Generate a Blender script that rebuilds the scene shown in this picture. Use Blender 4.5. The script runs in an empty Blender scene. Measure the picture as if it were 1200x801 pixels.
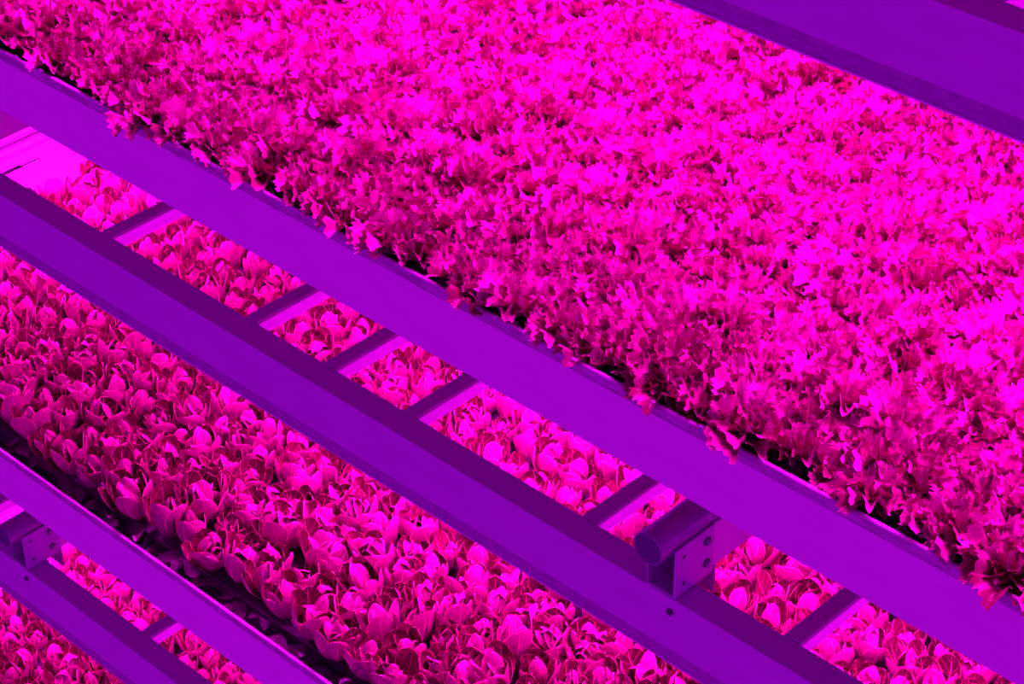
import bpy, math, random
from mathutils import Vector, Matrix
random.seed(11)
S = 1.4                      # metres per modelling unit (one tier of the rack)
PI = math.pi
col = bpy.context.scene.collection
R = random.uniform

# ------------------------------------------------------------------ helpers
def tag(o, label=None, cat=None, group=None, kind=None):
    if label: o['label'] = label
    if cat: o['category'] = cat
    if group: o['group'] = group
    if kind: o['kind'] = kind
    return o

def empty(name, loc=(0, 0, 0), parent=None):
    o = bpy.data.objects.new(name, None); col.objects.link(o)
    o.empty_display_size = .02
    o.location = Vector(loc) * S
    if parent: o.parent = parent
    return o

class MB:
    """collects shapes in modelling units; build() links ONE mesh object, origin at `at`"""
    def __init__(s): s.v = []; s.f = []; s.uv = []; s.t = []; s.sm = []
    def add(s, vs, fs, uv=None, tint=0., smooth=False):
        n = len(s.v); s.v += [tuple(p) for p in vs]
        s.uv += uv if uv else [(0., 0.)] * len(vs); s.t += [tint] * len(vs)
        for f in fs: s.f.append(tuple(i + n for i in f)); s.sm.append(smooth)
        return s
    def box(s, x0, x1, y0, y1, z0, z1):
        return s.add([(x0,y0,z0),(x1,y0,z0),(x1,y1,z0),(x0,y1,z0),(x0,y0,z1),(x1,y0,z1),(x1,y1,z1),(x0,y1,z1)],
              [(0,3,2,1),(4,5,6,7),(0,1,5,4),(1,2,6,5),(2,3,7,6),(3,0,4,7)])
    def prism_x(s, prof, x0, x1):           # prof: closed (y,z) outline extruded along x
        n = len(prof); vs = [(x0,y,z) for y,z in prof] + [(x1,y,z) for y,z in prof]
        fs = [(i,(i+1)%n,n+(i+1)%n,n+i) for i in range(n)] + [tuple(range(n-1,-1,-1)), tuple(range(n,2*n))]
        return s.add(vs, fs)
    def prism_y(s, prof, y0, y1):           # prof: closed (x,z) outline extruded along y
        n = len(prof); vs = [(x,y0,z) for x,z in prof] + [(x,y1,z) for x,z in prof]
        fs = [(i,n+i,n+(i+1)%n,(i+1)%n) for i in range(n)] + [tuple(range(n)), tuple(range(2*n-1,n-1,-1))]
        return s.add(vs, fs)
    def tube_y(s, x, z, r, ri, y0, y1, n=36):
        vs = []
        for (rr, yy) in ((r,y0),(r,y1),(ri,y1),(ri,y0)):
            vs += [(x+rr*math.cos(2*PI*i/n), yy, z+rr*math.sin(2*PI*i/n)) for i in range(n)]
        fs = []
        for k in range(4):
            a = k*n; b = ((k+1)%4)*n
            g = [(a+i, a+(i+1)%n, b+(i+1)%n, b+i) for i in range(n)]
            s.add(vs, g, smooth=(k in (0, 2)))
        return s
    def cyl(s, c, ax, r, h, n=6, rot=0.):
        c = Vector(c); ax = Vector(ax).normalized(); u = ax.orthogonal().normalized(); w = ax.cross(u)
        vs = []
        for k in (0, h): vs += [c + ax*k + (u*math.cos(2*PI*i/n+rot) + w*math.sin(2*PI*i/n+rot))*r for i in range(n)]
        fs = [(i,(i+1)%n,n+(i+1)%n,n+i) for i in range(n)] + [tuple(range(n-1,-1,-1)), tuple(range(n,2*n))]
        return s.add(vs, fs, smooth=False)
    def mesh(s, name, m, at=(0,0,0)):
        me = bpy.data.meshes.new(name)
        a = at
        me.from_pydata([((x-a[0])*S,(y-a[1])*S,(z-a[2])*S) for x,y,z in s.v], [], s.f)
        me.polygons.foreach_set('use_smooth', s.sm)
        uvl = me.uv_layers.new(name='UVMap')
        li = [l.vertex_index for l in me.loops]
        flat = []
        for i in li: flat += s.uv[i]
        uvl.data.foreach_set('uv', flat)
        at_ = me.attributes.new('tint', 'FLOAT', 'POINT'); at_.data.foreach_set('value', s.t)
        me.materials.append(m); me.update()
        return me
    def build(s, name, m, parent=None, at=(0,0,0), bevel=0.):
        o = bpy.data.objects.new(name, s.mesh(name, m, at)); col.objects.link(o)
        if parent: o.parent = parent
        else: o.location = Vector(at) * S
        if bevel:
            b = o.modifiers.new('bevel', 'BEVEL'); b.width = bevel*S; b.segments = 2; b.limit_method = 'ANGLE'
            b.angle_limit = math.radians(25); b.harden_normals = False
        return o

# ------------------------------------------------------------------ materials
def new_mat(name):
    m = bpy.data.materials.new(name); m.use_nodes = True
    nt = m.node_tree; return m, nt, nt.nodes['Principled BSDF']

def metal(name, base, rough=.45, metallic=.0, dirt=.12, scale=6., spec=.5):
    m, nt, p = new_mat(name); N = nt.nodes; L = nt.links
    tc = N.new('ShaderNodeTexCoord')
    mp = N.new('ShaderNodeMapping'); mp.inputs['Scale'].default_value = (1, 1, 4)
    L.new(tc.outputs['Object'], mp.inputs[0])
    n1 = N.new('ShaderNodeTexNoise'); n1.inputs['Scale'].default_value = scale; n1.inputs['Detail'].default_value = 6; n1.inputs['Roughness'].default_value = .6
    L.new(mp.outputs[0], n1.inputs['Vector'])
    r = N.new('ShaderNodeMapRange'); r.inputs[1].default_value = .35; r.inputs[2].default_value = .7
    r.inputs[3].default_value = 1.; r.inputs[4].default_value = 1 - dirt
    L.new(n1.outputs[0], r.inputs[0])
    mx = N.new('ShaderNodeMix'); mx.data_type = 'RGBA'; mx.blend_type = 'MULTIPLY'; mx.inputs[0].default_value = 1
    mx.inputs[6].default_value = (*base, 1); L.new(r.outputs[0], mx.inputs[7])
    L.new(mx.outputs[2], p.inputs['Base Color'])
    p.inputs['Roughness'].default_value = rough; p.inputs['Metallic'].default_value = metallic
    p.inputs['Specular IOR Level'].default_value = spec
    n2 = N.new('ShaderNodeTexNoise'); n2.inputs['Scale'].default_value = 90; n2.inputs['Detail'].default_value = 3
    L.new(tc.outputs['Object'], n2.inputs['Vector'])
    b = N.new('ShaderNodeBump'); b.inputs['Strength'].default_value = .04; b.inputs['Distance'].default_value = .002
    L.new(n2.outputs[0], b.inputs['Height']); L.new(b.outputs[0], p.inputs['Normal'])
    return m

def leafmat(name, dark, light, back, rib, rim, vein_scale, rough=.38, transl=.25, blist=45., bump=.5):
    m, nt, p = new_mat(name); N = nt.nodes; L = nt.links
    def math_(op, a, b=None, c=None):
        n = N.new('ShaderNodeMath'); n.operation = op
        for k, q in enumerate((a, b, c)):
            if q is None: continue
            if isinstance(q, (int, float)): n.inputs[k].default_value = q
            else: L.new(q, n.inputs[k])
        return n.outputs[0]
    def ramp(v, a, b):
        n = N.new('ShaderNodeMapRange'); n.interpolation_type = 'SMOOTHSTEP'; L.new(v, n.inputs[0]); n.inputs[1].default_value = a; n.inputs[2].default_value = b
        return n.outputs[0]
    def mix(f, a, b):
        n = N.new('ShaderNodeMix'); n.data_type = 'RGBA'; L.new(f, n.inputs[0])
        for k, q in ((6, a), (7, b)):
            if isinstance(q, tuple): n.inputs[k].default_value = (*q, 1)
            else: L.new(q, n.inputs[k])
        return n.outputs[2]
    at = N.new('ShaderNodeAttribute'); at.attribute_name = 'tint'
    uv = N.new('ShaderNodeUVMap'); uv.uv_map = 'UVMap'
    sx = N.new('ShaderNodeSeparateXYZ'); L.new(uv.outputs[0], sx.inputs[0])
    u = math_('ABSOLUTE', math_('SUBTRACT', sx.outputs[0], .5)); u = math_('MULTIPLY', u, 2.); v = sx.outputs[1]
    oi = N.new('ShaderNodeObjectInfo')
    tc = N.new('ShaderNodeTexCoord')
    nz = N.new('ShaderNodeTexNoise'); nz.inputs['Scale'].default_value = 14; nz.inputs['Detail'].default_value = 4
    L.new(tc.outputs['Object'], nz.inputs['Vector'])
    f = math_('ADD', math_('MULTIPLY', at.outputs['Fac'], .55), math_('MULTIPLY', oi.outputs['Random'], .2))
    f = math_('ADD', f, math_('MULTIPLY', nz.outputs[0], .35))
    c = mix(ramp(f, .15, .95), dark, light)
    ge = N.new('ShaderNodeNewGeometry')
    c = mix(math_('MULTIPLY', math_('SUBTRACT', 1., ge.outputs['Backfacing']), BK), c, back)
    # side veins: herringbone from the midrib
    w = math_('SINE', math_('MULTIPLY', math_('SUBTRACT', v, math_('MULTIPLY', u, .3)), vein_scale))
    vein = ramp(w, .86, 1.)
    c = mix(math_('MULTIPLY', vein, .35), c, rib)
    ribw = math_('SUBTRACT', .10, math_('MULTIPLY', v, .08))
    rb = math_('LESS_THAN', u, ribw)
    c = mix(math_('MULTIPLY', rb, .75), c, rib)
    edge = math_('MAXIMUM', ramp(u, .90, .97), ramp(v, .955, .985))
    c = mix(math_('MULTIPLY', edge, .7), c, rim)
    L.new(c, p.inputs['Base Color'])
    p.inputs['Roughness'].default_value = rough
    bl = N.new('ShaderNodeTexNoise'); bl.inputs['Scale'].default_value = blist; bl.inputs['Detail'].default_value = 3
    L.new(tc.outputs['Object'], bl.inputs['Vector'])
    h = math_('ADD', math_('MULTIPLY', bl.outputs[0], 1.), math_('MULTIPLY', vein, -.35))
    h = math_('ADD', h, math_('MULTIPLY', rb, -.4))
    b = N.new('ShaderNodeBump'); b.inputs['Strength'].default_value = bump; b.inputs['Distance'].default_value = .004
    L.new(h, b.inputs['Height']); L.new(b.outputs[0], p.inputs['Normal'])
    tr = N.new('ShaderNodeBsdfTranslucent'); L.new(c, tr.inputs[0]); L.new(b.outputs[0], tr.inputs['Normal'])
    ms = N.new('ShaderNodeMixShader'); ms.inputs[0].default_value = transl
    L.new(p.outputs[0], ms.inputs[1]); L.new(tr.outputs[0], ms.inputs[2])
    L.new(ms.outputs[0], N['Material Output'].inputs[0])
    return m

M = {}
M['panel'] = metal('white_powder_coated_steel', (.74, .74, .74), .5, dirt=.06)
M['beam'] = metal('grey_powder_coated_steel', (.50, .50, .58), .38, dirt=.1)
M['rim'] = metal('worn_rim_plastic', (.55, .52, .55), .3, dirt=.5, scale=14)
M['galv'] = metal('galvanised_steel', (.40, .40, .46), .38, .35, dirt=.3, scale=25)
M['pipe'] = metal('dull_zinc_pipe', (.36, .34, .42), .33, .25, dirt=.3, scale=18)
M['plug'] = metal('dark_blue_plug', (.10, .10, .16), .6, dirt=.4, scale=30)
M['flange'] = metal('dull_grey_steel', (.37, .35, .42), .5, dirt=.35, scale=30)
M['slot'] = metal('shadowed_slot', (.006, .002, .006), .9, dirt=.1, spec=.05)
M['dark'] = metal('dark_steel', (.06, .06, .08), .6, dirt=.2)
M['tray'] = metal('worn_tray_plastic', (.30, .16, .30), .5, dirt=.15)
M['raft'] = metal('pale_raft_board', (.85, .12, .85), .5, dirt=.08)
M['lamphouse'] = metal('lamp_housing_aluminium', (.50, .50, .54), .4, .0, dirt=.05)
M['gap_board'] = metal('gap_shade_board', (.07, .05, .07), .35, dirt=.6, scale=20)  # shade of the gaps between the heads put into the board colour
M['soil'] = metal('wet_growing_plug', (.03, .02, .02), .7, dirt=.5, scale=40)
M['floor'] = metal('concrete', (.25, .25, .25), .7, dirt=.3)
m, nt, p = new_mat('water'); p.inputs['Base Color'].default_value = (.05, .04, .07, 1); p.inputs['Roughness'].default_value = .06
n = nt.nodes.new('ShaderNodeTexNoise'); n.inputs['Scale'].default_value = 22
b = nt.nodes.new('ShaderNodeBump'); b.inputs['Strength'].default_value = .35; b.inputs['Distance'].default_value = .01
nt.links.new(n.outputs[0], b.inputs['Height']); nt.links.new(b.outputs[0], p.inputs['Normal']); M['water'] = m
m, nt, p = new_mat('polished_glint_metal'); p.inputs['Base Color'].default_value = (.95, .95, .95, 1); p.inputs['Roughness'].default_value = .05; p.inputs['Metallic'].default_value = .9; M['drop'] = m
LED = (1., .003, .95)
m, nt, p = new_mat('led_cover'); p.inputs['Base Color'].default_value = (.8, .8, .8, 1)
p.inputs['Emission Color'].default_value = (.80, 0., .86, 1); p.inputs['Emission Strength'].default_value = .52; M['led'] = m
BK = .72
M['romaine'] = leafmat('red_cos_leaf', (.04, .0005, .010), (.15, .001, .036), (.38, .003, .18), (.62, .10, .24), (.95, .35, .30), 34., rough=.29, transl=.12, blist=32., bump=.8)
BK = .75
M['frilly'] = leafmat('frilly_leaf', (.15, .001, .02), (.55, .003, .30), (.20, .001, .03), (.45, .03, .25), (.70, .30, .34), 26., rough=.34, transl=.16, blist=50., bump=.8)  # undersides coloured darker, so their shade is part of the leaf colour
M['dead'] = leafmat('withered_leaf', (.02, .008, .02), (.12, .03, .10), (.1,.02,.1), (.25, .1, .2), (.2, .08, .15), 20., rough=.3, transl=.05)

# ------------------------------------------------------------------ the rack
HS = {0: 0., 1: -1., 2: -2.02, -1: 1.0573}          # height of the tray of each tier
X0, X1 = -6.2, .45                               # rack runs past the frame on both sides
XE = -4.27                                       # where the planted trays end
W = 1.12                                         # depth of the beds
TIER = {-1: 'empty tray above the top bed', 0: 'top bed of frilly lettuce', 1: 'middle bed of smooth-leaved lettuce', 2: 'bottom bed at lower left'}

def rounded(y0, y1, z0, z1, r, n=4):
    pts = []
    for cy, cz, a0 in ((y1-r, z0+r, -90), (y1-r, z1-r, 0), (y0+r, z1-r, 90), (y0+r, z0+r, 180)):
        for k in range(n+1):
            a = math.radians(a0 + 90*k/n); pts.append((cy + r*math.cos(a), cz + r*math.sin(a)))
    return pts

def make_panel(t):
    z = HS[t]
    r = empty('side_rail', (X1, 0, z-.114))
    r_ = (X1, 0, z-.114)
    names = {0: 'wide flat purple-lit side rail edging the top bed, running across the whole picture',
             1: 'wide flat side rail below the middle bed of smooth lettuce, lower left', 2: 'side rail of the bottom bed, below the frame', -1: 'side rail of the tier above the frame'}
    tag(r, names[t], 'rail')
    MB().prism_x([(0,z-.114),(.05,z-.114),(.05,z-.108),(.008,z-.108),(.008,z-.046),(.0008,z-.044),(.0008,z-.0035),(0,z-.0035)], X0, X1).build('rail_face', M['panel'], r, r_, bevel=.0012)
    m = MB()
    for x in (-5.1, -3.33, -1.558, .2): m.box(x-.02, x+.02, .0085, .012, z-.10, z-.055)
    m.build('backing_plate', M['galv'], r, r_)

def make_tray(t, x0, x1, lab):
    z = HS[t]; at = (x1, 0, z-.05)
    r = tag(empty('growing_tray', at), lab, 'tray')
    fl = z-.035
    MB().box(x0, x1, .0125, W, fl-.008, fl).build('tray_floor', M['tray'], r, at)
    wl = MB()
    fw = MB(); fw.prism_x([(.001,fl),(.012,fl),(.012,z-.018),(.004,z+.004),(.001,z+.004)], x0, x1); fw.build('front_wall', M['rim'], r, at)
    wl.prism_x([(W-.006,fl),(W,fl),(W,z+.012),(W-.006,z+.012)], x0, x1)
    wl.box(x0, x0+.008, .01, W-.006, fl, z+.006); wl.box(x1-.008, x1, .01, W-.006, fl, z+.006)
    wl.build('tray_wall', M['tray'], r, at)
    rim = MB()
    rim.prism_x(rounded(-.0035, .0045, z+.0015, z+.0185, .0036, 5), x0, x1)
    rim.build('front_rim', M['rim'], r, at)
    rim = MB(); rim.prism_x(rounded(W-.0125, W+.0035, z+.0015, z+.0185, .006, 5), x0, x1); rim.build('back_rim', M['panel'], r, at)
    for a, b in ((x0-.004, x0+.016), (x1-.016, x1+.004)):
        MB().prism_y(rounded(a, b, z+.000, z+.016, .004, 3), .0125, W-.0125).build('end_rim', M['tray'], r, at)
    return r

def make_beam(t):
    z = HS[t]; at = (X1, .02, z-.48)
    r = empty('light_beam', at)
    tag(r, {0: 'long grey beam with a dark top face crossing the middle of the picture, pipe bracket on top',
            1: 'narrow-looking long beam at lower left with bracket at its upper end',
            2: 'beam of the bottom tier below the frame',
            -1: 'large blurred beam cutting off the upper right corner above the frilly lettuce'}[t], 'beam')
    MB().prism_x([(.0205,z-.333),(.0205,z-.431),(.0715,z-.431),(.0715,z-.333)], X0, X1).build('beam_body', M['beam'], r, at, bevel=.0022)
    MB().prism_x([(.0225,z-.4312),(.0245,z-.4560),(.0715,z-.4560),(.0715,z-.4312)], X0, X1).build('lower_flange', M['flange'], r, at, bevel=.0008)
    MB().prism_x([(.0215,z-.4562),(.022,z-.4590),(.0715,z-.4590),(.0715,z-.4562)], X0, X1).build('bottom_lip', M['panel'], r, at)  # paler colour stands in for the thin highlight along the bottom edge
    return r

LX = {0: [-3.72,-3.52,-2.921,-2.527,-2.33,-2.14,-1.755,-1.373,-.985,-.60,-.40,-.20,0.],
      1: [-3.77,-3.57,-2.981,-2.60,-2.40,-2.2,-1.98,-1.78,-1.40,-1.20,-1.0,-.8,-.6,-.4],
      -1: [-3.9,-3.6,-3.34,-3.14,-2.92,-2.68,-2.44,-2.2,-1.98,-1.76,-1.40,-1.18,-.96,-.74,-.52,-.3],
      2: []}
LX[0] = [-4.32,-4.12,-3.92] + LX[0]; LX[1] = [-4.17,-3.97] + LX[1]
ORD = ['first','second','third','fourth','fifth','sixth','seventh']
def make_lamp(t, x, lab, grp, power):
    z = HS[t]-.333; at = (x+.014, .075, z)
    r = tag(empty('grow_lamp', at), lab, 'lamp', grp)
    y0, y1 = .0735, W-.06; w = .028
    MB().prism_y([(x,z-.007),(x+w,z-.007),(x+w,z),(x+w-.003,z+.001),(x+.003,z+.001),(x,z)], y0, y1).build('lamp_housing', M['lamphouse'], r, at)
    MB().prism_y([(x+.001,z-.0075),(x+.001,z-.027),(x+.005,z-.034),(x+w-.003,z-.034),(x+w+.001,z-.027),(x+w+.001,z-.0075)], y0+.001, y1-.001).build('lamp_cover', M['led'], r, at)
    ld = bpy.data.lights.new('led_strip', 'AREA'); ld.shape = 'RECTANGLE'; ld.size = .026*S; ld.size_y = (y1-y0-.10)*S; ld.spread = math.radians(125)
    ld.color = LED; ld.energy = power
    lo = bpy.data.objects.new('led_strip', ld); col.objects.link(lo); lo.parent = r
    lo.location = Vector((0, (y0+y1)/2+.04-at[1], -.0365))*S
    return r

def make_bracket(t, fx, labs):
    """channel bracket, pipe and cross joist of one bay; fx = x of the bracket's right flange"""
    z = HS[t]; bt = z-.333; at = (fx-.027, .03, bt)
    r = tag(empty('pipe_bracket', at), labs[0], 'bracket')
    MB().box(fx-.054, fx, .022, .106, bt+.0005, bt+.005).build('base_web', M['galv'], r, at, bevel=.0012)
    MB().prism_y([(fx-.054,bt+.005),(fx-.054,z-.29),(fx-.0505,z-.29),(fx-.0505,bt+.005)], .022, .106).build('left_flange', M['galv'], r, at)
    # right flange with four round holes: a plate pierced by recessed dark discs
    fl = MB(); fl.add([(fx,.022,bt+.003),(fx,.106,bt+.003),(fx,.106,z-.243),(fx,.022,z-.243),(fx-.0035,.022,bt+.003),(fx-.0035,.106,bt+.003),(fx-.0035,.106,z-.243),(fx-.0035,.022,z-.243)],
        [(0,1,2,3),(7,6,5,4),(0,3,7,4),(1,5,6,2),(3,2,6,7),(0,4,5,1)])
    fl.build('right_flange', M['panel'] if False else M['beam'], r, at, bevel=.0008)
    for y, zz in ((.040, z-.262), (.040, z-.312)):
        MB().tube_y(0, 0, .0046, .0032, 0, .0008, 16)
        h = MB(); h.cyl((fx-.0002, y, zz), (1,0,0), .0036, .0006, 16); h.build('bolt_hole', M['dark'], r, at)
    for y, zz in ((.090, z-.264), (.090, z-.305)):
        b = MB(); b.cyl((fx, y, zz), (1,0,0), .0075, .0012, 20); bo = b.build('washer', M['dark'], r, at)
        b = MB(); b.cyl((fx+.0012, y, zz), (1,0,0), .0050, .006, 6); b.build('bolt', M['galv'], r, at)
    b = MB(); b.cyl((fx-.006, .0202, z-.356), (0,-1,0), .0058, .004, 6, .3); tag(b.build('beam_bolt', M['dark'], None, (fx-.006,.0202,z-.356)), labs[3], 'bolt')
    at = (fx-.027, -.002, z-.24)
    r = tag(empty('support_pipe', at), labs[1], 'pipe')
    MB().tube_y(fx-.031, z-.2385, .0262, .0243, -.004, W+.02, 40).build('pipe_wall', M['pipe'], r, at)
    MB().cyl((fx-.031, -.0025, z-.2385), (0,1,0), .0243, .002, 32).build('pipe_plug', M['plug'], r, at)
    at = (fx-.027, .11, z-.37)
    r = tag(empty('cross_joist', at), labs[2], 'joist')
    MB().prism_y([(fx-.052,z-.322),(fx-.001,z-.322),(fx-.001,z-.243),(fx-.0045,z-.243),(fx-.0045,z-.318),(fx-.0485,z-.318),(fx-.0485,z-.285),(fx-.052,z-.285)], .107, W+.02).build('joist_channel', M['panel'], r, at)
    MB().box(fx-.054, fx+.0005, .107, .112, z-.372, z-.322).build('end_plate', M['pipe'], r, at)  # darker metal puts the shadow on this plate into its colour
    for y in (.35, .75, W-.05):
        MB().box(fx-.04, fx-.016, y-.012, y+.012, z-.2125, z-.043).build('tray_prop', M['galv'], r, at)

for t in (-1, 0, 1, 2):
    make_panel(t)
    if t != 2: make_beam(t)
    make_tray(t, XE, X1, {-1: 'empty tray of the tier above, out of the picture', 0: 'long tray with rounded rim holding the frilly lettuce',
                          1: 'long tray with rounded rim holding the middle bed of smooth lettuce', 2: 'tray of the bottom bed, seen at the lower left corner'}[t])
    make_tray(t, X0, -4.315, {-1: 'end tray of the tier above', 0: 'neighbouring tray on the top tier past the left edge',
                          1: 'empty dark tray behind the beam at the far left', 2: 'neighbouring empty tray on the bottom tier'}[t])
for t, fx in ((0, -1.531), (0, -3.306), (1, -3.306), (1, -1.531), (-1, -1.531), (-1, -3.306)):
    vis = {(0,-1.531): ('steel channel bracket with bolts and holes holding the pipe, right of picture centre',
                  'dark round open-ended pipe resting in the bracket right of centre',
                  'steel joist running back from the large bracket under the wide rail',
                  'small dark bolt head on the beam face below the large bracket'),
           (1,-3.306): ('steel channel bracket with bolts holding a pipe at the lower left edge',
                  'dark round pipe cut by the left edge of the picture',
                  'steel joist behind the bracket at the lower left',
                  'small dark bolt head on the lower left beam')}.get((t, fx))
    if not vis:
        n_ = 'tier %s bay %s' % ({0:'top',1:'middle',-1:'upper'}[t], 'left' if fx < -2 else 'right')
        vis = tuple('%s out of sight in the %s' % (k, n_) for k in ('channel bracket', 'support pipe', 'steel joist', 'bolt head'))
    make_bracket(t, fx, vis)
for t in (-1, 0, 1):
    vis0 = {-2.921:'first from left in the gap, near the bare board', -2.527:'second from the left in the gap under the wide rail',
            -2.33:'third from the left in the gap under the wide rail', -2.14:'fourth from the left in the gap, near the picture centre',
            -1.755:'just left of the large pipe bracket', -1.373:'right of the large pipe bracket', -.985:'at the lower right corner of the gap'}
    for x in LX[t]:
        if t == 0 and x in vis0: lab = 'bright-sided slim grow lamp bar, ' + vis0[x]; g = 'grow lamps crossing the gap under the wide rail'
        elif t == 1 and x == -2.981: lab = 'slim grow lamp bar crossing the small lower left gap'; g = 'grow lamps under the middle bed'
        else:
            lab = {-1: 'grow lamp hung out of sight over the top bed', 0: 'grow lamp over the middle bed, out of view', 1: 'grow lamp over the bottom bed, out of view'}[t]
            g = {-1: 'grow lamps over the top bed', 0: 'hidden grow lamps over the middle bed', 1: 'hidden grow lamps over the bottom bed'}[t]
        make_lamp(t, x, lab, g, PW[t] if 'PW' in globals() else {-1: 22.5, 0: 31.0, 1: 28.0}[t])

# uprights at the back of the rack, floor
for x in (-5.1, -3.334, -1.559, .25):
    r = tag(empty('rack_post', (x, W+.06, -3.)), 'tall rack post standing behind the beds', 'post', 'rack posts')
    MB().prism_y([(0,0)]*0 or [(x-.03,-3.),(x+.03,-3.),(x+.03,1.4),(x-.03,1.4)], W+.022, W+.08).build('post_tube', M['galv'], r, (x, W+.06, -3.))
    MB().box(x-.07, x+.07, W-.01, W+.12, -3., -2.99).build('foot_plate', M['galv'], r, (x, W+.06, -3.))
fo = MB().box(-9, 4, -4, 5, -3.1, -3.).build('floor', M['floor']); tag(fo, kind='structure')

# raft boards and water in the planted trays
for t in (0, 1, 2):
    z = HS[t]
    MBw = MB().box(XE+.009, X1-.009, .0105, W-.0065, z-.0345, z-.024)
    tag(MBw.build('nutrient_water', M['water'], None, (0, .05, z-.0345)), {0:'dark wet strip of water along the rim of the top tray',1:'dark wet strip of water along the rim of the middle tray',2:'water in the bottom tray'}[t], 'water')
    xs = XE+.018; k = 0
    while xs < X1-.05:
        xe = min(xs+(.262 if k == 0 and t else .42), X1-.018)
        at = (xs, .06, z-.0235)
        ms = MB(); ms.box(xs, xe-.003, .050, W-.016, z-.0235, z+.004)
        lab = 'raft board coloured dark for the shaded gaps under the plants of the ' + {0:'top',1:'middle',2:'bottom'}[t] + ' bed'
        if k == 0: lab = {0: 'end raft board of the top bed', 1: 'bare bright magenta-lit board at the far left, beyond the last lettuces', 2: 'bare bright board at the left edge, beside the lower pipe'}[t]
        o = tag(ms.build('raft_board', M['raft'] if (k == 0 and t) else M['gap_board'], None, at, bevel=.002), lab, 'board', 'raft boards of the ' + {0:'top',1:'middle',2:'bottom'}[t] + ' bed')
        if k == 0 and t == 1:
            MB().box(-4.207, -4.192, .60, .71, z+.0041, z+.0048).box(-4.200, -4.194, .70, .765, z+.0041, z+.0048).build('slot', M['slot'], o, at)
        xs = xe; k += 1

# ------------------------------------------------------------------ lettuces
def cos_leaf(mb, rng, az, L, Wd, e0, e1, cup, tint, r0=.004, twist=0., tilt=0., n=11, k=8):
    # spine
    pts = []; x, z = r0, 0.; N = 40; prev = 0
    ts = [1-(1-i/n)**1.45 for i in range(n+1)]
    sp = []
    for j in range(N+1):
        t = j/N; sp.append((t, x, z, math.radians(e0+(e1-e0)*t**1.3)))
        a = sp[-1][3]; x += math.cos(a)*L/N; z += math.sin(a)*L/N
    fold = rng.uniform(.0, .5); ph = rng.uniform(0, 6); rf = rng.uniform(.02, .07)
    vs = []; uv = []
    ca, sa = math.cos(az), math.sin(az)
    for t in ts:
        _, sx, sz, a = sp[min(N, int(t*N+.5))]
        w = Wd*(max(0., math.sin(PI*min(t,.9999)**1.75))**.52 + .15*(1-t))
        if t > .999: w = Wd*.06
        nx, nz = -math.sin(a), math.cos(a)
        for j in range(k+1):
            v = 2*j/k-1
            th = v*cup
            lat = w*math.sin(th)/max(cup,.01) ; d = w*(1-math.cos(th))/max(cup,.01)
            d += Wd*rf*math.sin(ph+t*9+v*2)*abs(v) - Wd*.10*math.exp(-(v*4)**2)*(1-t)
            d += lat*twist*t
            px = sx + nx*d; pz = sz + nz*d; py = lat + tilt*t*L*.3
            vs.append((px*ca-py*sa, px*sa+py*ca, pz)); uv.append((v*.5+.5, t))
    fs = [(i*(k+1)+j, i*(k+1)+j+1, (i+1)*(k+1)+j+1, (i+1)*(k+1)+j) for i in range(n) for j in range(k)]
    mb.add(vs, fs, uv, tint, True)

def frill_leaf(mb, rng, az, L, e0, e1, tint, r0=.003, spread=1.15, na=52, nr=8):
    N = 30; x, z = r0, 0.; sp = []
    for j in range(N+8):
        t = j/N; a = math.radians(e0+(e1-e0)*min(t,1.1)**1.2); sp.append((x, z, a)); x += math.cos(a)*L/N; z += math.sin(a)*L/N
    k1 = rng.uniform(7, 11); p1 = rng.uniform(0, 6); k2 = rng.uniform(17, 24); p2 = rng.uniform(0, 6)
    ca, sa = math.cos(az), math.sin(az)
    lobes = [rng.uniform(.82, 1.08) for _ in range(9)]
    vs = []; uv = []
    for i in range(nr+1):
        r = (i/nr)**.8
        for j in range(na+1):
            q = 2*j/na-1; a = q*spread
            lb = lobes[int((q+1)*3.999)]*(.5+.5*0) + lobes[min(8, int((q+1)*3.999)+1)]*.5
            Rr = (.62+.38*math.cos(a*1.1))*(.5+.5*lb)
            if i == nr: Rr *= 1.0 + (.06 if j % 2 else -.045) + rng.uniform(-.03, .03)
            rr = r*Rr
            s = rr*math.cos(a*.8); u = rr*math.sin(a)*.80*L
            s = min(1.15, max(0, s)); jj = min(N+6, int(s*N)); fr = s*N-jj
            A = sp[jj]; B = sp[jj+1]
            sx = A[0]+(B[0]-A[0])*fr; sz = A[1]+(B[1]-A[1])*fr; an = A[2]
            am = r**2.6
            d = L*(.19*am*math.sin(k1*a+p1) + .06*r**4*math.sin(k2*a+p2)) + .2*u*u/L
            u2 = u + L*.05*am*math.cos(k1*a+p1+1)
            px = sx-math.sin(an)*d; pz = sz+math.cos(an)*d
            vs.append((px*ca-u2*sa, px*sa+u2*ca, pz)); uv.append((q*.44*r+.5, r*.97))
    fs = [(i*(na+1)+j, i*(na+1)+j+1, (i+1)*(na+1)+j+1, (i+1)*(na+1)+j) for i in range(nr) for j in range(na)]
    mb.add(vs, fs, uv, tint, True)

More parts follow.
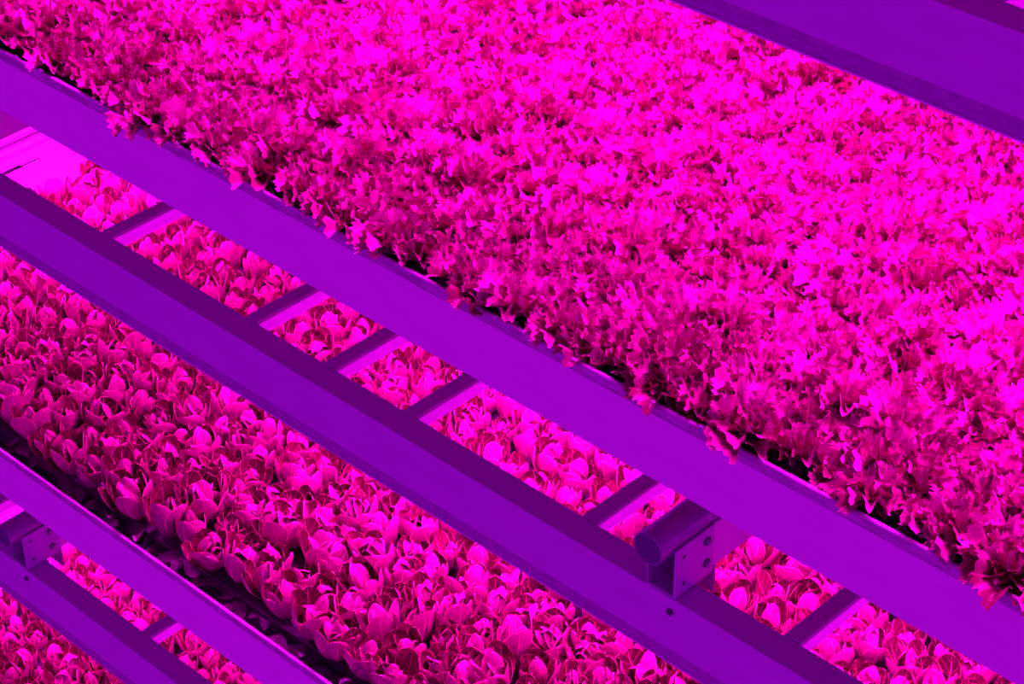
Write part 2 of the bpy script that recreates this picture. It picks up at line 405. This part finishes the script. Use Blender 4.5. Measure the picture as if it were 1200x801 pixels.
cosv = []; frv = []
for q in range(9):
    rng = random.Random(100+q); mb = MB(); hb = MB(); az = rng.uniform(0, 6)
    for i in range(7):                                   # open outer leaves
        az += 2*PI*.382 + rng.uniform(-.3, .3)
        cos_leaf(mb, rng, az, rng.uniform(.074, .096), rng.uniform(.0225, .028), rng.uniform(34, 54), rng.uniform(84, 112), rng.uniform(.5, 1.0), rng.random(), .004, rng.uniform(-.3,.3), rng.uniform(-.4,.4))
    for i in range(7):                                   # cupped inner leaves closing over the heart
        az += 2*PI*.382 + rng.uniform(-.3, .3)
        cos_leaf(hb, rng, az, rng.uniform(.072, .098)*(1-.03*i), rng.uniform(.0205, .026)*(1-.04*i), rng.uniform(58, 76)+i*1.5, rng.uniform(118, 158), rng.uniform(.9, 1.35), rng.random(), .002, rng.uniform(-.3,.3), rng.uniform(-.3,.3))
    cosv.append((mb.mesh('outer_leaves', M['romaine']), hb.mesh('heart', M['romaine'])))
    mb = MB()
    for i in range(12):
        az += 2*PI*.382 + rng.uniform(-.3, .3); f = i/11
        frill_leaf(mb, rng, az, rng.uniform(.055, .074)*(1-.42*f), 32+44*f+rng.uniform(-8, 8), 10+75*f+rng.uniform(-20, 18), rng.random())
    frv.append(mb.mesh('frilly_lettuce', M['frilly']))
core = MB(); core.cyl((0,0,-.004), (0,0,1), .006, .012, 10); core = core.mesh('growing_plug', M['soil'])

def place(t, x, y, kind, lab, grp):
    z = HS[t]+.004
    if kind == 'f':
        o = bpy.data.objects.new('frilly_lettuce', random.choice(frv)); col.objects.link(o)
        s = R(.82, 1.18)
    else:
        a, h = random.choice(cosv)
        o = bpy.data.objects.new('smooth_lettuce', None); col.objects.link(o); o.empty_display_size = .02
        for nm, me in (('outer_leaves', a), ('heart', h)):
            c = bpy.data.objects.new(nm, me); c.parent = o; col.objects.link(c)
        s = R(.85, 1.15)
    o.location = Vector((x, y, z))*S
    o.rotation_euler = (R(-.16, .16), R(-.16, .16), R(0, 2*PI)); o.scale = (s, s, s*R(.9, 1.15))
    tag(o, lab, 'lettuce', grp)

def field(t, kind, sp, x0, x1, y0, y1):
    row = 0; y = y0
    while y < y1:
        x = x0 + (sp*.5 if row % 2 else 0)
        while x < x1:
            px = x+R(-.011, .011); py = y+R(-.009, .009)
            if not (kind == 'c' and px < -3.985+.08*R(-.3, .4)):
                yield px, py, row
            x += sp
        row += 1; y += sp*.88

CAM = Vector((0.0, -1.854244526819118, 1.8321138424122916))
CF = Vector((-0.5723523456913159, 0.5814964150432929, -0.5781649519587355))
CR = Vector((0.7200689321089921, 0.6937383560101907, -0.01509391969282129))
CU = Vector((-0.3923181430842372, 0.4249576598816361, 0.8157802779639012))
def seen(x, y, z):
    """is any of this head inside the photographed frame and not behind a rail or a beam?"""
    for dx, dy, dz in ((0,0,.03),(0,0,.07),(.035,0,.05),(-.035,0,.05),(0,.035,.05),(0,-.035,.05)):
        d = Vector((x+dx, y+dy, z+dz)) - CAM; w_ = d.dot(CF)
        u_ = 2647.88*d.dot(CR)/w_; v_ = 2647.88*d.dot(CU)/w_
        if abs(u_) > 603 or abs(v_) > 403: continue
        k = (.02-CAM.y)/d.y; hz = CAM.z + d.z*k
        k2 = (.071-CAM.y)/d.y; hz2 = CAM.z + d.z*k2
        if k < 1 and any(H-.114 < hz < H+.002 or (hz < H-.333 and hz2 > H-.4745) or H-.45 < hz < H-.333 for H in HS.values()): continue
        return w_
    return None

import numpy as np
def bulk(name, items, kind, mat, lab, cat):
    """plants past the counted ones, gathered in one object"""
    if not items: return
    src = frv_low if kind == 'f' else cosv_low
    V = []; Fc = []; UV = []; T = []; n = 0
    for x, y, z in items:
        v, f, uv, t = random.choice(src); a = R(0, 2*PI); s_ = R(.88, 1.18)
        c_, n_ = math.cos(a)*s_, math.sin(a)*s_
        V.append(np.stack([v[:,0]*c_-v[:,1]*n_+x, v[:,0]*n_+v[:,1]*c_+y, v[:,2]*s_+z], 1)*S)
        Fc.append(f+n); UV.append(uv); T.append(t); n += len(v)
    V = np.concatenate(V); Fc = np.concatenate(Fc); UV = np.concatenate(UV); T = np.concatenate(T)
    me = bpy.data.meshes.new(name)
    me.vertices.add(len(V)); me.vertices.foreach_set('co', V.astype('f').ravel())
    me.loops.add(Fc.size); me.loops.foreach_set('vertex_index', Fc.astype('i').ravel())
    me.polygons.add(len(Fc)); me.polygons.foreach_set('loop_start', (np.arange(len(Fc))*4).astype('i'))
    me.update(calc_edges=True)
    me.polygons.foreach_set('use_smooth', np.ones(len(Fc), bool))
    ul = me.uv_layers.new(name='UVMap'); ul.data.foreach_set('uv', UV[Fc.ravel()].astype('f').ravel())
    at_ = me.attributes.new('tint', 'FLOAT', 'POINT'); at_.data.foreach_set('value', T.astype('f'))
    me.materials.append(mat); me.update()
    o = bpy.data.objects.new(name, me); col.objects.link(o)
    tag(o, lab, cat, None, 'stuff')
def low(mb): return (np.array(mb.v), np.array(mb.f), np.array(mb.uv), np.array(mb.t))
frv_low = []; cosv_low = []
for q in range(4):
    rng = random.Random(300+q); mb = MB(); az = 0.
    for i in range(11):
        az += 2*PI*.382 + rng.uniform(-.3, .3); f = i/10
        frill_leaf(mb, rng, az, rng.uniform(.062, .078)*(1-.42*f), 32+44*f, 18+75*f+rng.uniform(-15, 15), rng.random(), na=18, nr=4)
    frv_low.append(low(mb)); mb = MB()
    for i in range(12):
        az += 2*PI*.382 + rng.uniform(-.3, .3); g = i > 5
        cos_leaf(mb, rng, az, rng.uniform(.074, .094), rng.uniform(.021, .026), rng.uniform(60, 78) if g else rng.uniform(36, 54), rng.uniform(118, 150) if g else rng.uniform(84, 112), .9, rng.random(), n=7, k=4)
    cosv_low.append(low(mb))

top = []; rest0 = []
for x, y, row in field(0, 'f', .0685, -4.1, X1-.05, .042, W-.04):
    d = seen(x, y, HS[0])
    (top if d else rest0).append((d, x, y, row))
top.sort(); rest0 += top[300:]; top = top[:300]
for d, x, y, row in top:
    if row == 0: place(0, x, y+.002, 'f', 'ruffled lettuce in the front row of the top bed, overhanging the tray rim', 'front row of the frilly lettuces')
    else: place(0, x, y, 'f', 'ruffled magenta-lit lettuce packed in the top bed behind the front row', 'frilly lettuces of the top bed')
bulk('frilly_lettuces', [(p[1], p[2], HS[0]+.004) for p in rest0], 'f', M['frilly'], 'further frilly lettuces of the top bed past the picture edges and the upper beam', 'lettuces')
mid = []; rest1 = []
for t, xe in ((1, X1-.05), (2, -1.9)):
    for x, y, row in field(t, 'c', .0715, -4.2, xe, .070, W-.04):
        d = seen(x, y, HS[t]); (mid if d else rest1).append((d, x, y, row, t))
mid.sort(); print('SEEN', len(top), len(mid)); rest1 += mid[300:]; mid = mid[:300]
for d, x, y, row, t in mid:
    if t == 1:
        if row == 0: place(1, x, y, 'c', 'smooth round-leaved lettuce in the front row of the middle bed beside the wet rim', 'front row of the smooth lettuces')
        elif y < .56: place(1, x, y, 'c', 'smooth round-leaved lettuce in the middle bed, below the long grey beam', 'smooth lettuces below the long beam')
        else: place(1, x, y, 'c', 'smooth round-leaved lettuce seen through the gap between wide rail and beam', 'smooth lettuces seen through the gap')
    elif y < .44: place(2, x, y, 'c', 'smooth round-leaved lettuce in the bottom left corner below the lowest beam', 'smooth lettuces at the bottom left corner')
    else: place(2, x, y, 'c', 'smooth round-leaved lettuce seen through the small lower left gap', 'smooth lettuces in the lower left gap')
for t in (1, 2):
    bulk('smooth_lettuces', [(p[1], p[2], HS[t]+.004) for p in rest1 if p[4] == t], 'c', M['romaine'],
         'further smooth lettuces of the %s bed behind the rails and past the picture edges' % {1: 'middle', 2: 'bottom'}[t], 'lettuces')

# withered leaves lying along the wet front edge
dl = []
for q in range(4):
    rng = random.Random(q); mb = MB()
    cos_leaf(mb, rng, 0, .045, .014, 8, -6, .3, rng.random(), -.02); dl.append(mb.mesh('withered_leaf', M['dead']))
for t, xa, xb, n_ in ((1, -3.6, -2.1, 46), (0, -3.2, -.9, 40)):
    for i in range(n_):
        o = bpy.data.objects.new('withered_leaf', random.choice(dl)); col.objects.link(o)
        o.location = Vector((xa+(xb-xa)*(i+R(0,.8))/n_, R(.022, .05), HS[t]+R(-.014, .004)))*S
        o.rotation_euler = (R(-.4,.4), R(-.4,.4), R(0,6.28))
        tag(o, 'dark withered leaf lying on the wet edge of the ' + ('middle' if t else 'top') + ' bed', 'leaf', 'withered leaves of the ' + ('middle' if t else 'top') + ' bed')

# polished metal beads added on the rim to make bright glints
def drop(x, t, k, lab):
    mb = MB(); n_ = 12; vs = []; 
    for i in range(1, 7):
        a = PI*i/7
        vs += [(.008*k*math.cos(a), .0035*math.sin(a)*math.cos(2*PI*j/n_), .0035*math.sin(a)*math.sin(2*PI*j/n_)) for j in range(n_)]
    fs = [(i*n_+j, i*n_+(j+1)%n_, (i+1)*n_+(j+1)%n_, (i+1)*n_+j) for i in range(5) for j in range(n_)] + [tuple(range(n_-1,-1,-1)), tuple(range(5*n_, 6*n_))]
    mb.add(vs, fs, smooth=True)
    o = bpy.data.objects.new('water_drop', mb.mesh('water_drop', M['drop'])); col.objects.link(o)
    o.location = Vector((x, .001, HS[t]+.0195))*S
    tag(o, lab, 'drop')
drop(-2.995, 0, .7, 'tiny white glint on the rim at the upper left corner, farther left')
drop(-2.925, 0, .8, 'tiny white glint on the rim near the upper left corner')
drop(-2.568, 0, 1.1, 'elongated white glint on the rim, left one of the pair')
drop(-2.522, 0, 1.3, 'elongated white glint on the rim, right one of the pair')
drop(-1.478, 0, .8, 'small white glint on the rim above the large bracket')

# ------------------------------------------------------------------ light and camera
w = bpy.data.worlds.new('hall_glow'); bpy.context.scene.world = w; w.use_nodes = True
nt = w.node_tree; bg = nt.nodes['Background']; bg.inputs[1].default_value = 1.85
tc = nt.nodes.new('ShaderNodeTexCoord'); sx = nt.nodes.new('ShaderNodeSeparateXYZ'); nt.links.new(tc.outputs['Generated'], sx.inputs[0])
mr = nt.nodes.new('ShaderNodeMapRange'); mr.inputs[1].default_value = -1; nt.links.new(sx.outputs[2], mr.inputs[0])
cr = nt.nodes.new('ShaderNodeValToRGB'); nt.links.new(mr.outputs[0], cr.inputs[0])      # glow of the neighbouring racks; dark ceiling and floor
e = cr.color_ramp.elements; HG = (.56, .001, .95)
e[0].position = .33; e[0].color = (*[c*.12 for c in HG], 1)
e[1].position = .47; e[1].color = (*HG, 1)
q = e.new(.60); q.color = (*HG, 1); q = e.new(.80); q.color = (*[c*.15 for c in HG], 1)
nt.links.new(cr.outputs[0], bg.inputs[0])

F = Vector((-0.5723523456913159, 0.5814964150432929, -0.5781649519587355))
Rr = Vector((0.7200689321089921, 0.6937383560101907, -0.01509391969282129))
U = Vector((-0.3923181430842372, 0.4249576598816361, 0.8157802779639012))
cd = bpy.data.cameras.new('camera'); cam = bpy.data.objects.new('camera', cd); col.objects.link(cam)
mw = Matrix((Rr, U, -F)).transposed().to_4x4()
mw.translation = Vector((0.0, -1.854244526819118, 1.8321138424122916))*S
cam.matrix_world = mw
cd.sensor_width = 36; cd.lens = 36*2647.88/1200; cd.clip_end = 60; cd.clip_start = .05
bpy.context.scene.camera = cam
vs = bpy.context.scene.view_settings
vs.view_transform = 'Standard'; vs.look = 'None'; vs.gamma = 1; vs.use_curve_mapping = False; vs.exposure = 0.0
